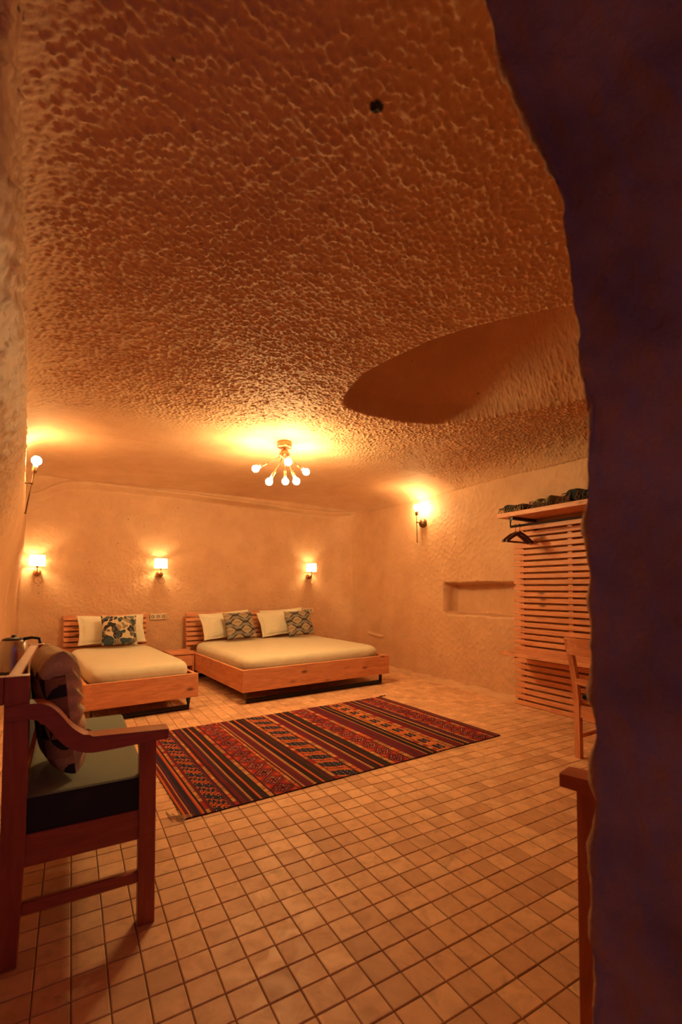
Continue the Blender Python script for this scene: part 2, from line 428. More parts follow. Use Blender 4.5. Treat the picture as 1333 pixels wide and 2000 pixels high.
wall_right = tag(grid_mesh('wall_right', np.stack([X, Y, Z], -1), M_WALL, None, flip=True), kind='structure')

# back wall with an overhanging lip
xs = np.arange(-.95, 4.62, .0135); zs = np.arange(-.05, 2.95, .0135)
X, Z = np.meshgrid(xs, zs, indexing='ij')
Yb = back_y(X)+.04*fbm(X*.9, Z*.9, 81, 3)
lip = 2.565+.03*np.sin(X*1.1+.6)-.05*np.exp(-((X+.45)/.25)**2)*4
Yb = Yb-.16*sstep(lip-.05, lip+.03, Z+.02*fbm(X*4, Z*0, 4))-.10*sstep(0, 1, (Z-lip)/.3)
Yb = Yb-.045*np.exp(-((Z+.02*fbm(X*4, Z*0, 4)-lip-.01)/.022)**2)
c1, cid = chisel(X, Z, .032, .05, .4, 91)
Yb = Yb-.0095*c1*(.4+cid)-.004*fbm(X*8, Z*8, 95, 3)
Yb = Yb-.20*np.exp(-np.clip(X+.53, 0, 9)/.07)-.42*np.exp(-np.clip(RX-X, 0, 9)/.13)
wall_back = tag(grid_mesh('wall_back', np.stack([X, Yb, Z], -1), M_WALL, None), kind='structure')

# leaning left wall
ys = np.arange(-1.2, 7.35, .0145); zs = np.arange(-.05, 2.95, .0145)
Y, Z = np.meshgrid(ys, zs, indexing='ij')
X = left_x(Y, Z)+.03*fbm(Y*.9, Z*.9, 101, 3)
c1, cid = chisel(Y, Z, .05, .04, .5, 103)
c3, _ = chisel(Y, Z, .028, .04, -.3, 107)
X = X+(.005+.013*sstep(5.0, 2.5, Y))*(c1+.5*c3)*(.5+cid)+.006*fbm(Y*8, Z*8, 105, 3)
X = X-.045*np.exp(-((Y-5.62-.06*np.sin(Z*4))/.035)**2)*sstep(.7, .9, Z)*sstep(1.85, 1.65, Z)       # old vertical groove
wall_left = tag(grid_mesh('wall_left', np.stack([X, Y, Z], -1), M_WALL, None, flip=True), kind='structure')

# near wall: rough edge of the opening the picture is taken through
EDGE_PX = [(-60,925),(0,957),(120,992),(220,1035),(350,1097),(480,1113),(600,1127),(700,1138),(800,1147),(950,1151),(1100,1157),(1250,1163),(1400,1168),(1550,1169),(1700,1166),(1850,1161),(2000,1158),(2300,1158)]
WE = .80
def edge_pt(py, px, w=WE):
    lat = (px-666.5)/FPX*w; up = (CY-py)/FPX*w
    fz = math.sin(PITCH)*w+math.cos(PITCH)*up; fh = math.cos(PITCH)*w-math.sin(PITCH)*up
    return math.sin(YAW)*fh+math.cos(YAW)*lat, math.cos(YAW)*fh-math.sin(YAW)*lat, CAM_H+fz
E3 = np.array([edge_pt(py, px) for py, px in [(a, b+8) for a, b in EDGE_PX]]); E3 = E3[np.argsort(E3[:,2])]
zs = np.arange(-.05, 2.8, .011)
ex = np.interp(zs, E3[:,2], E3[:,0]); ey = np.interp(zs, E3[:,2], E3[:,1])
top = zs > E3[-1,2]; sl = (E3[-1,0]-E3[-3,0])/(E3[-1,2]-E3[-3,2]); ex[top] = E3[-1,0]+sl*1.3*(zs[top]-E3[-1,2])
sly = (E3[-1,1]-E3[-3,1])/(E3[-1,2]-E3[-3,2]); ey[top] = E3[-1,1]+sly*1.3*(zs[top]-E3[-1,2])
ex = np.convolve(np.pad(ex, 6, 'edge'), np.ones(13)/13, 'valid'); ey = np.convolve(np.pad(ey, 6, 'edge'), np.ones(13)/13, 'valid')
PROF = smooth_poly([(.62,-1.2),(.42,-.75),(.27,-.36),(.125,-.13),(.03,-.018),(.0,.015),(.035,.012),(.09,-.03),(.19,-.10),(.30,-.19),(.45,-.25),(.8,-.26),(1.6,-.26),(2.6,-.26),(3.9,-.26)], 12)
PROF = np.array(PROF)
seg = np.r_[0, np.cumsum(np.hypot(*np.diff(PROF, axis=0).T))]
tt = np.unique(np.r_[np.linspace(0, 1.05, 90), np.linspace(1.05, 1.95, 110), np.linspace(1.95, seg[-1], 90)])
pu = np.interp(tt, seg, PROF[:,0]); pv = np.interp(tt, seg, PROF[:,1])
shear = np.interp(tt, [0, 1.1, 1.5, 2.1, 9], [1, 1, 1, 0, 0])
Xn = ex[None,:]*shear[:,None]+ex[200]*(1-shear[:,None])+pu[:,None]; Yn = ey[None,:]*shear[:,None]+ey[200]*(1-shear[:,None])+pv[:,None]; Zn = np.repeat(zs[None,:], len(tt), 0)
T2 = np.repeat(tt[:,None], len(zs), 1)
nx = np.gradient(pv, tt); ny = -np.gradient(pu, tt); nl = np.hypot(nx, ny)+1e-9; nx, ny = -nx/nl, -ny/nl
c1, cid = chisel(T2, Zn, .05, .085, .35, 121)
disp = .010*c1*(.4+cid)+.035*fbm(T2*5, Zn*5, 125, 4)+.034*fbm(T2*16, Zn*14, 127, 4)
disp = disp*np.interp(tt, [0,1.9,2.3,9], [1,1,.5,.4])[:,None]
Xn = Xn+nx[:,None]*disp; Yn = Yn+ny[:,None]*disp
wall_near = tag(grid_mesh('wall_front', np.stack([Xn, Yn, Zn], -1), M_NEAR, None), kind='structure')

# plastered kerb along the foot of the right wall
kb = []
ky = np.linspace(3.43, 6.6, 90)
for y in ky:
    j = .008*math.sin(y*13)+.006*math.sin(y*31)
    kb.append([(RX+.06, y, .062+j), (RX-.03, y, .05+j), (RX-.055+j, y, .030), (RX-.075+j, y, -.004)])
tag(grid_mesh('trim_1', np.array(kb), M_WALL, None, flip=False), kind='structure')

# ------------------------------------------------------------------ rug
def build_rug():
    L, Wd, cs = 2.612, 1.656, .0068
    nu, nv = int(L/cs), int(Wd/cs)
    U = (np.arange(nu)+.5)*cs; V = (np.arange(nv)+.5)*cs
    u, v = np.meshgrid(U, V, indexing='ij')
    mar, nav, tan, red, ora, grn, wht, blk, pur = [np.array(c) for c in ((.135,.014,.028),(.022,.02,.045),(.56,.27,.105),(.34,.028,.025),(.55,.13,.04),(.036,.020,.022),(.62,.52,.45),(.028,.012,.018),(.09,.018,.045))]
    C = np.zeros((nu, nv, 3)); C[:] = mar
    def band(a, b, c): C[(u >= a) & (u < b)] = c
    def rope(a, b):
        band(a, b, tan); m = (u >= a) & (u < b) & (((v/cs).astype(int) % 4) == 0); C[m] = blk
    def border(a, b):
        band(a, b, tan); band(a, a+cs, blk); band(b-cs, b, mar)
        seg = np.floor(v/.052+2*a*9); r = _h(seg, seg*0+a*10, 3)
        m = (u >= a+cs) & (u < b-cs)
        C[m & (r < .22)] = ora; C[m & (r > .86)] = red
        tick = m & (r > .5) & (r < .86) & ((((v/cs).astype(int)+((u/cs).astype(int) % 3)) % 3) == 0); C[tick] = blk
        C[m & (np.abs(v/.052+2*a*9-seg) < .08)] = mar
    def motif_a(a, b, per=.19):          # dark ground, slanted orange leaves, light knots
        band(a, b, nav); w = b-a; x = (u-a)/w
        s = (v/per+.45*x) % 1; m = (u >= a) & (u < b)
        wob = .06*np.sign(np.sin(x*math.pi*9))
        C[m & (np.abs(s-.5+wob) < .14)] = ora; C[m & (np.abs(s-.5+wob) < .035)] = mar
        C[m & (np.abs(s-.93+wob) < .09)] = np.array((.40,.10,.05))
        k = (((u/cs).astype(int) % 5) == 0) & (((v/cs).astype(int) % 5) == 0); C[m & k & (np.abs(s-.15) < .18)] = wht
        band(a, a+cs, mar); band(b-cs, b, mar)
    def motif_a2(a, b, per=.17):          # orange ground, stepped dark lozenges with light knots
        band(a, b, ora); w = b-a; x = (u-a)/w; m = (u >= a) & (u < b)
        C[m & (vnoise(u*140, v*140, 3) > .6)] = np.array((.42,.13,.05))
        s = (v/per+.35*np.round(x*7)/7) % 1
        C[m & (np.abs(s-.5) < .30-.18*np.abs(np.round(x*6)/6-.5))] = nav
        C[m & (np.abs(s-.02) < .05)] = mar
        k = (((u/cs).astype(int) % 5) == 0) & (((v/cs).astype(int) % 4) == 0); C[m & k & (np.abs(s-.5) < .2)] = wht
    def motif_b(a, b, per=.14):          # red ground with small hooked figures
        band(a, b, red); w = b-a; x = (u-a)/w; m = (u >= a) & (u < b)
        c = np.floor(v/per); s = (v/per) % 1; q = np.abs(x-.5)+np.abs(s-.5)
        hook = ((((u/cs).astype(int)//2) % 2) == (((v/cs).astype(int)//2) % 2))
        C[m & (q < .62) & (q > .16) & hook] = nav
        C[m & (q < .13)] = blk
        C[m & (np.abs(q-.36) < .03) & ~hook] = tan
        C[m & (q > .80)] = np.array((.46,.08,.03))
        k = (((u/cs).astype(int) % 4) == 0) & (((v/cs).astype(int) % 6) == 0); C[m & k & (q < .4)] = wht
        C[m & (_h(c, c*0, 8) > .62) & (q < .62)] = C[m & (_h(c, c*0, 8) > .62) & (q < .62)]*np.array((.75,.6,.7))
    def motif_c(a, b, per=.165):          # orange ground with dark bracket figures
        band(a, b, ora); w = b-a; x = (u-a)/w; m = (u >= a) & (u < b)
        C[m & (vnoise(u*120, v*120, 5) > .62)] = tan
        s = (v/per) % 1; xr = np.round(x*8)/8; sr = np.round(s*12)/12
        fig = (np.abs(xr-.5) < .36) & (np.abs(sr-.5) < .27)
        fig &= ~((np.abs(xr-.5) < .09) & (np.abs(sr-.5) > .13)); fig &= ~((np.abs(xr-.5) > .27) & (np.abs(sr-.5) < .06))
        C[m & fig] = nav
        k = (((u/cs).astype(int) % 4) == 0) & (((v/cs).astype(int) % 3) == 0); C[m & k & (np.abs(sr-.5) < .09) & (np.abs(xr-.5) < .2)] = wht
    # stripes from the frayed end to the fringe end
    band(0, .012, ora); band(.012, .035, mar); band(.035, .042, tan); band(.042, .060, pur); band(.06, .086, nav); band(.086, .094, red); band(.094, .106, ora); band(.106, .116, blk)
    border(.116, .151); band(.151, .159, mar); motif_a(.159, .262); band(.262, .278, pur); border(.278, .316)
    band(.316, .328, blk); band(.328, .352, mar); band(.352, .366, grn); band(.366, .379, pur); rope(.379, .393); band(.393, .429, blk); band(.429, .436, mar); band(.436, .448, ora); band(.448, .488, grn)
    border(.488, .528); band(.528, .538, blk); motif_b(.538, .687); border(.687, .722); band(.722, .73, blk); rope(.73, .738); band(.738, .803, mar); band(.76, .766, pur)
    rope(.803, .821); band(.821, .862, blk); band(.862, .868, red); band(.868, .882, ora); band(.882, .953, grn); band(.93, .936, mar)
    border(.957, 1.003); motif_a2(1.003, 1.143); border(1.147, 1.195); band(1.195, 1.268, mar); band(1.225, 1.23, pur); rope(1.268, 1.285); band(1.285, 1.345, blk); band(1.31, 1.316, mar); band(1.345, 1.365, ora); band(1.352, 1.358, red); band(1.365, 1.425, grn)
    border(1.425, 1.473); motif_b(1.473, 1.6, .16); border(1.603, 1.657); band(1.657, 1.765, mar); band(1.70, 1.72, pur); rope(1.765, 1.785); band(1.785, 1.83, blk); rope(1.83, 1.842); band(1.842, 1.868, blk); border(1.868, 1.91)
    motif_c(1.91, 2.03); border(2.034, 2.09); band(2.09, 2.16, mar); rope(2.16, 2.176); band(2.176, 2.22, blk); rope(2.22, 2.236); band(2.236, 2.30, pur); border(2.30, 2.335)
    motif_b(2.335, 2.495, .12); border(2.495, 2.535); band(2.535, 2.575, mar); rope(2.575, 2.583); band(2.583, 2.7, pur)
    C *= (.86+.28*vnoise(u*60, v*11, 2))[..., None]
    gu, gv = np.meshgrid(np.arange(nu+1)*cs, np.arange(nv+1)*cs, indexing='ij')
    dx = .012*fbm(gu*1.5, gv*3, 1, 2)+.010*np.sin(gv*2.2)*(gu/L-.5)
    dy = .010*fbm(gu*2.5, gv*1.5, 2, 2)
    z = .0075+.0022*fbm(gu*3, gv*3, 3, 3)+.0007*np.sin(gu/cs*.9)
    P = np.stack([gu+dx, gv+dy, z], -1)
    # turned-down rim so the rug has an edge
    rim = np.concatenate([P[:,0], P[-1,1:], P[-2::-1,-1], P[0,-2:0:-1]]); low = rim.copy(); low[:,2] = .0012
    root = thing('rug', 'striped red and navy flat-woven rug on the tiled floor', 'rug', (.548, 2.611, 0), math.atan2(2.742-2.611, 3.156-.548))
    grid_mesh('pile', P, M_WEAVE, root, False, colors=C)
    Cr = np.full((len(rim), 1, 3), .03); Cr[...,0] = .07
    grid_mesh('edge_binding', np.stack([rim, low], 1), M_WEAVE, root, False, flip=True, closed_u=True, colors=Cr)
    # frayed cords at the near corner and the far corner
    for k in range(7):
        a = random.uniform(0, .05); q = [(a, .01+.004*k, .006), (a-.03-.012*k, -.012+.012*k, .009), (a-.05-.01*k, .03+.02*k, .004)]
        tube('fringe_cord', [(*p,) for p in q], .0022, M_FRINGE, root, 5)
    for k in range(6):
        b = L-.02+.004*k
        tube('fringe_cord', [(b, Wd-.01, .006), (b+.02+.01*k, Wd+.012, .008), (b+.05+.012*k, Wd+.02*(k % 3), .004)], .0025, M_FRINGED, root, 5)
    for k in range(16):
        y = .12+k*.09+random.uniform(-.02, .02)
        tube('fringe_cord', [(.004, y, .006), (-.014, y+random.uniform(-.01, .01), .004)], .0018, M_FRINGED, root, 4)
M_FRINGE = mat_cloth('cream_cord', (.55,.36,.2)); M_FRINGED = mat_cloth('dark_cord', (.10,.03,.03))
build_rug()

# ------------------------------------------------------------------ beds
def soft_slab(name, w, l, h, mat, parent, r=.07, crown=.02, seed=0, tuck=.02):
    """mattress: rounded box with crowned top, side puckers"""
    n, m_ = 72, 72
    V = []; rows = []
    def ring(off, z, k):
        pts = []
        for i in range(160):
            t = i/160*2*math.pi
            ca, sa = math.cos(t), math.sin(t); e = .22
            x = (w/2-off)*math.copysign(abs(ca)**e, ca); y = (l/2-off)*math.copysign(abs(sa)**e, sa)
            pts.append((x, y, z))
        return pts
    lv = [(.03, 0), (.006, .03), (0, h*.3), (0, h-r)]
    lv += [(r*(1-math.cos(a)), h-r+r*math.sin(a)) for a in np.linspace(.2, math.pi/2, 7)]
    P = []
    for off, z in lv: P.append(ring(off, z, 0))
    for k in range(1, 14):
        s = 1-k/14; q = ring(r, h, 0); P.append([(x*s, y*s, h+crown*(1-s*s)) for x, y, z in q])
    P.append([(x*.002, y*.002, h+crown) for x, y, z in ring(r, h, 0)])
    P = np.array(P)
    th = np.arange(160)/160*2*math.pi
    for i, row in enumerate(P):
        f = max(0, 1-abs(i-4)/5)
        per = np.arctan2(row[:,1], row[:,0])
        pk = .0045*np.sin(row[:,0]*55+row[:,1]*55+seed)*(.5+.5*np.sin(row[:,0]*7+row[:,1]*9))
        row[:,2] += f*pk; row[:,2] += .006*fbm(row[:,0]*3+seed, row[:,1]*3, 5, 3)*(1 if i > 4 else .3)
    idx = np.arange(P.shape[0]*160).reshape(P.shape[0], 160)
    a = idx[:-1]; b = idx[1:]; Q = np.stack([a, np.roll(a, -1, 1), np.roll(b, -1, 1), b], -1).reshape(-1, 4)
    o = quad_mesh(name, P.reshape(-1,3), Q, mat, parent, True)
    return o
def bed(name, label, foot_left, width, length, rot, nslat=7):
    root = thing(name, label, 'bed', (foot_left[0], foot_left[1], 0), rot)
    w = width; t = .035
    box('footboard', 0, w, 0, t+.01, .135, .372, M_PINE_X, root)
    box('side_rail', 0, t, t+.012, length, .135, .368, M_PINE_Y, root)
    box('side_rail', w-t, w, t+.012, length, .135, .368, M_PINE_Y, root)
    box('head_rail', t, w-t, length-.04, length-.005, .135, .36, M_PINE_X, root)
    for k in range(9):
        y = .12+k*(length-.24)/8; box('bed_slat', t, w-t, y-.04, y+.04, .30, .32, M_PINE_X, root, .002, 1)
    for y in (.09, length-.14):
        fr = tag(square_bar('leg_frame', [(.075, y, .137), (.075, y, .02), (w-.075, y, .02), (w-.075, y, .137)], .04, M_STEEL, root), 'black steel sled leg')
    # headboard
    hb = bpy.data.objects.new('headboard', None); link(hb, root); hb.location = (0, length+.02, 0); hb.rotation_euler = (R(-4), 0, 0)
    tag(hb, 'slatted pine headboard')
    hw0, hw1 = 0., w-(.04 if w < 1.4 else .11)
    for x in ([hw0+.03, hw1-.03] if w < 1.4 else [hw0+.03, (hw0+hw1)/2, hw1-.03]):
        box('post', x-.03, x+.03, .022, .05, .14, .90, M_PINE_Z, hb)
    pitch = (.905-.43)/nslat
    for k in range(nslat):
        z = .43+k*pitch
        bm_h = pitch*.68 if k < nslat-1 else pitch*.86
        box('slat', hw0, hw1, -.014, .02, z, z+bm_h, M_PINE_X, hb, .005, 2)
    return root
B1 = (.108, 4.79); BW1, BL = 1.04, 2.02; ROT1 = R(5.2)
bed('single_bed', 'single bed with pine footboard and slatted headboard, beside the left wall', B1, BW1, BL, ROT1)
B2 = (1.585, 4.79); BW2 = 2.02; ROT2 = R(4.2)
bed('double_bed', 'wide double bed with pine footboard and slatted headboard, by the far right corner', B2, BW2, BL, ROT2)
def on_bed(B, rot, x, y, z): 
    return (B[0]+x*math.cos(rot)-y*math.sin(rot), B[1]+x*math.sin(rot)+y*math.cos(rot), z)
def mattress(label, B, w, rot, seed):
    o = soft_slab('mattress', w-.085, BL-.10, .165, M_SHEET, None, .075, .02, seed)
    o.location = on_bed(B, rot, w/2, BL/2+.005, .322); o.rotation_euler = (0, 0, rot)
    tag(o, label, 'mattress', 'mattresses in cream fitted sheets')
mattress('mattress in cream fitted sheet on the single bed', B1, BW1, ROT1, 1)
mattress('mattress in cream fitted sheet on the double bed', B2, BW2, ROT2, 5)

def pillow_grid(w, h, t, n=44, flange=0., seed=0, corner=.06):
    s = np.linspace(-1, 1, n); u, v = np.meshgrid(s, s, indexing='ij')
    fl = 1-flange
    uu = np.clip(np.abs(u)/fl, 0, 1); vv = np.clip(np.abs(v)/fl, 0, 1)
    th = t/2*((1-uu**2.6)*(1-vv**2.6))**.55+.003
    pinch = 1-corner*(1-np.abs(v)**2)*np.abs(u)**3; pinch2 = 1-corner*(1-np.abs(u)**2)*np.abs(v)**3
    x = u*w/2*pinch; y = v*h/2*pinch2
    wr = .012*fbm(u*2.5+seed, v*2.5, seed, 3)*(1-np.maximum(np.abs(u), np.abs(v))**6)
    wave = .012*np.sin(u*9+v*7+seed)*(np.maximum(uu, vv) >= .999)*flange*4
    return u, v, x, y, th+wr, wave
def pillow(name, label, cat, w, h, t, mat, flange=0., seed=0, colf=None, n=44, group=None, back=None):
    u, v, x, y, th, wave = pillow_grid(w, h, t, n, flange, seed)
    Pf = np.stack([x, y, th+wave], -1); Pb = np.stack([x, y, -th*.8+wave], -1)
    nn = n*n; idx = np.arange(nn).reshape(n, n); a, b, c, d = idx[:-1,:-1], idx[1:,:-1], idx[1:,1:], idx[:-1,1:]
    Q1 = np.stack([a,b,c,d], -1).reshape(-1,4); Q2 = np.stack([a,d,c,b], -1).reshape(-1,4)+nn
    rim = np.concatenate([idx[:,0], idx[-1,1:], idx[-2::-1,-1], idx[0,-2:0:-1]]); r2 = np.roll(rim, -1)
    Q3 = np.stack([rim+nn, r2+nn, r2, rim], -1)
    cols = None
    if colf is not None:
        uc = (u[:-1,:-1]+u[1:,1:])/2; vc = (v[:-1,:-1]+v[1:,1:])/2
        cf = colf(uc, vc).reshape(-1,3); cb = (back or colf)(uc, vc).reshape(-1,3)
        cr = np.tile(cf.mean(0)*.6, (len(rim), 1)); cols = np.concatenate([cf, cb, cr])
    o = quad_mesh(name, np.concatenate([Pf.reshape(-1,3), Pb.reshape(-1,3)]), np.concatenate([Q1,Q2,Q3]), mat, None, True, cols)
    return tag(o, label, cat, group)
def stand(o, pos, rot, lean, twist=0, rx=0):
    """pillow local: x right, y up, z face normal. face towards -Y, leaning back"""
    M = Matrix.Translation(pos) @ Matrix.Rotation(rot, 4, 'Z') @ Matrix.Rotation(math.pi/2-lean, 4, 'X') @ Matrix.Rotation(twist, 4, 'Z')
    o.matrix_world = M; return o
def leaf(u, v):
    c = np.broadcast_to(np.array((.66,.53,.37)), u.shape+(3,)).copy()
    pal = np.array([(.025,.03,.075),(.20,.19,.17),(.30,.24,.15),(.05,.08,.10),(.34,.26,.17),(.13,.12,.10),(.04,.04,.04)])
    uw = u+.75*fbm(u*2.2, v*2.2, 3, 2); vw = v+.75*fbm(u*2.2+5, v*2.2, 4, 2)
    for k, (fx, fy, thr) in enumerate(((1.9, 1.5, .52), (3.2, 2.3, .42))):
        f1, f2, cid = worley(uw*fx+vw*.5, vw*fy-uw*.6, 17+k*6, .75)
        c[f1 < thr*(.7+.4*cid)] = 0; m = f1 < thr*(.7+.4*cid); c[m] = pal[((cid*7919) % 6.99).astype(int)][m]
        m2 = m & (f1 < .16) & (cid > .55); c[m2] = (.16,.15,.13)
    return c
def ogee(u, v):
    k = v*1.75+.25; A = .33*np.sin(u*math.pi*1.75); g = np.array((.25,.225,.20)); tan = np.array((.42,.31,.20)); dk = np.array((.03,.025,.03))
    c = np.broadcast_to(g, u.shape+(3,)).copy()
    row = np.floor(k); f = k-row; sg = np.where(row % 2 == 0, 1, -1)
    lo = .16+.5*(A*sg+.33)*.0+A*sg*.42+.14; hi = .84-A*sg*.42-.14
    # wavy bands on the row borders, lozenges between them
    d = np.minimum(np.abs(f-(.0+A*sg)), np.abs(f-(1.-A*sg)))
    lens = (f > .26+A*sg) & (f < .74-A*sg); c[lens] = tan
    for off in (.17, .30):
        c[(np.abs(f-(off+A*sg)) < .045) | (np.abs(f-(1-off-A*sg)) < .045)] = dk
    c[lens & (np.abs(f-.5) < .05) & (A*sg < -.1)] = (.20,.17,.14)
    return c
# pillows of the single bed
yb = BL-.13
stand(pillow('bed_pillow', 'white flanged pillow leaning on the single bed headboard, behind the leaf-print cushion', 'pillow', .80, .40, .15, M_PILLOW, .12, 1, group='white bed pillows'), on_bed(B1, ROT1, .53, yb-.02, .715), ROT1, R(27))
stand(pillow('throw_cushion', 'square cushion with blue and grey leaf print on the single bed', 'cushion', .42, .40, .14, M_WEAVE, 0, 2, leaf, 110), on_bed(B1, ROT1, .575, yb-.24, .715), ROT1+R(3), R(24), R(-3))
# pillows of the double bed
stand(pillow('bed_pillow', 'white flanged pillow on the left half of the double bed', 'pillow', .78, .40, .15, M_PILLOW, .12, 3, group='white bed pillows'), on_bed(B2, ROT2, .52, yb-.03, .72), ROT2+R(2), R(26), R(4))
stand(pillow('bed_pillow', 'white pillow at the back of the right half of the double bed, against the headboard', 'pillow', .76, .40, .12, M_PILLOW, .12, 7, group='white bed pillows'), on_bed(B2, ROT2, 1.48, yb+.055, .72), ROT2, R(16), R(3))
stand(pillow('bed_pillow', 'white flanged pillow in front on the right half of the double bed', 'pillow', .74, .40, .14, M_PILLOW, .12, 4, group='white bed pillows'), on_bed(B2, ROT2, 1.36, yb-.11, .72), ROT2+R(-3), R(27), R(5))
stand(pillow('throw_cushion', 'grey wave-patterned cushion nearer the middle of the double bed, left of its twin', 'cushion', .45, .40, .14, M_WEAVE, 0, 5, ogee, 110, group='wave-patterned cushions'), on_bed(B2, ROT2, .62, yb-.27, .715), ROT2+R(3), R(24), R(2))
stand(pillow('throw_cushion', 'grey wave-patterned cushion at the right edge of the double bed', 'cushion', .44, .40, .14, M_WEAVE, 0, 6, ogee, 110, group='wave-patterned cushions'), on_bed(B2, ROT2, 1.555, yb-.33, .715), ROT2-R(2), R(24), R(3))

# bedside chest between the beds
ns = thing('nightstand', 'low pine nightstand standing between the two beds', 'nightstand', (1.135, 6.44, 0), R(3.5))
box('top', 0, .32, -.02, .40, .355, .385, M_PINE_X, ns); box('side_panel', 0, .022, 0, .39, .0, .354, M_PINE_Z, ns); box('side_panel', .298, .32, 0, .39, .0, .354, M_PINE_Z, ns)
box('back_panel', .023, .297, .37, .388, .02, .354, M_PINE_X, ns)
dr = box('drawer', .026, .294, -.004, .34, .20, .345, M_PINE_X, ns); lathe('knob', ball_prof(.014), M_BRASS, dr, (.16, -.016, .275))
box('shelf', .023, .297, .01, .37, .05, .07, M_PINE_X, ns)

# sockets beside the headboards
def socket(label, x, z, w, n):
    y = back_y(x)-.016
    r = thing('wall_socket', label, 'socket', (x, y, z), math.atan(.055), 'ivory wall sockets beside the headboards')
    box('plate', 0, w, -.012, .02, 0, .085, M_SOCKET, r, .005)
    for k in range(n):
        lathe('outlet', [(.02,0),(.02,.003),(.014,.003),(.013,-.004),(1e-4,-.004)], M_DARKHOLE, r, (w*(k+.5)/n, -.0125, .043), (0,-1,0), 16)
socket('ivory double socket plate on the back wall just right of the single headboard', .96, .80, .22, 3)
socket('ivory socket plate on the back wall just right of the double headboard', 3.385, .82, .22, 2)

# ------------------------------------------------------------------ lamps
def bulb(parent, r, mat, loc, axis, name='bulb'):
    prof = [(r*.38, -r*1.5), (r*.42, -r*1.1)]+[(r*math.sin(a), -r*math.cos(a)) for a in np.linspace(.5, math.pi-.001, 7)]
    return lathe(name, prof, mat, parent, loc, axis, 12)
def mat_shade():
    m = bpy.data.materials.new('white_fabric_shade'); m.use_nodes = True; nt = m.node_tree; nt.nodes.clear()
    d = nt.nodes.new('ShaderNodeBsdfDiffuse'); t = nt.nodes.new('ShaderNodeBsdfTranslucent'); mx = nt.nodes.new('ShaderNodeMixShader')
    v = coords(nt); n = noise(nt, v, 90, 3); c = ramp(nt, n, [(.3, (.84,.82,.76)), (.7, (.92,.9,.85))])
    nt.links.new(c, d.inputs[0]); nt.links.new(c, t.inputs[0]); mx.inputs[0].default_value = .62
    o = nt.nodes.new('ShaderNodeOutputMaterial'); nt.links.new(d.outputs[0], mx.inputs[1]); nt.links.new(t.outputs[0], mx.inputs[2]); nt.links.new(mx.outputs[0], o.inputs[0])
    return m
M_SHADE = mat_shade()
def shade_sconce(label, x, z):
    y = back_y(x)+.0
    r = thing('wall_sconce', label, 'wall lamp', (x, y, z), math.atan(.055), 'shaded sconces on the back wall')
    lathe('mounting_plate', [(1e-4,.012),(.04,.012),(.045,.004),(.045,-.03)], M_COPPER, r, (0,-.035,0), (0,-1,0))
    lathe('ball', ball_prof(.046), M_COPPER, r, (0,-.065,0))
    tube('arm', [(0,-.09,.0),(.0,-.12,.008),(.0,-.13,.03),(.0,-.13,.065)], .006, M_BRASS, r)
    lathe('lamp_holder', [(1e-4,.06),(.014,.06),(.014,.095),(.01,.10)], M_BRASS, r, (0,-.13,0), n=12)
    bulb(r, .024, E_SH, (0,-.13,.145), (0,0,1))
    sh = lathe('shade', [(.086,.075),(.083,.215)], M_SHADE, r, (0,-.13,0), n=32)
    for zz, rr in ((.075,.086),(.215,.083)):
        tube('rim_wire', [(rr*math.cos(a), -.13+rr*math.sin(a), zz) for a in np.linspace(0, 2*math.pi, 33)[:-1]], .0018, M_BRASS, sh, 5, True)
    tube('pull_ring', [(.012+.044*math.cos(a), -.13, -.095+.044*math.sin(a)) for a in np.linspace(-1.2, 4.6, 30)], .0028, M_BRASS, r, 6)
    tube('stem', [(.0,-.13,.06),(.004,-.13,.0),(.012,-.13,-.05)], .002, M_BRASS, r, 6)
shade_sconce('copper wall sconce with white shade at the far left, above the single bed', -.375, 1.44)
shade_sconce('copper wall sconce with white shade in the middle of the back wall, between the beds', 1.075, 1.445)
shade_sconce('copper wall sconce with white shade at the right end of the back wall', 3.50, 1.445)

def bare_sconce(label, loc, rot, tilt, glow=None):
    """local: +x away from the wall, z up"""
    r = thing('wall_light', label, 'wall lamp', loc, 0, 'bare-bulb sconces', rot=(0, 0, rot))
    lathe('mounting_plate', [(1e-4,.035),(.03,.031),(.055,.016),(.065,-.005),(.065,-.03)], M_BRASS, r, (0,0,0), (1,0,0))
    tube('arm', [(.03,0,0),(.10,0,.005)], .007, M_BRASS, r)
    lathe('joint', ball_prof(.013), M_BRASS, r, (.10,0,.005), n=12)
    t = math.tan(tilt)
    tube('rod', [(.10-.27*t,0,-.27),(.10+.10*t,0,.10)], .0055, M_BRASS, r)
    lathe('rod_tip', ball_prof(.009), M_BRASS, r, (.10-.27*t,0,-.27), n=10)
    ax = (math.sin(tilt), 0, math.cos(tilt))
    lathe('lamp_holder', [(1e-4,0),(.018,.002),(.02,.02),(.02,.055),(.016,.06)], M_BRASS, r, (.10+.10*t,0,.10), ax, 16)
    bulb(r, .042, glow or E_BR, (.10+.215*t,0,.215), ax)
bare_sconce('bare-bulb brass wall light on the right wall, left of the shelf', (RX-.02, 5.03, 2.16), math.pi, R(1))
bare_sconce('bare-bulb brass wall light on the left wall, at the picture edge', (-.425, 5.0, 2.19), 0, R(9))

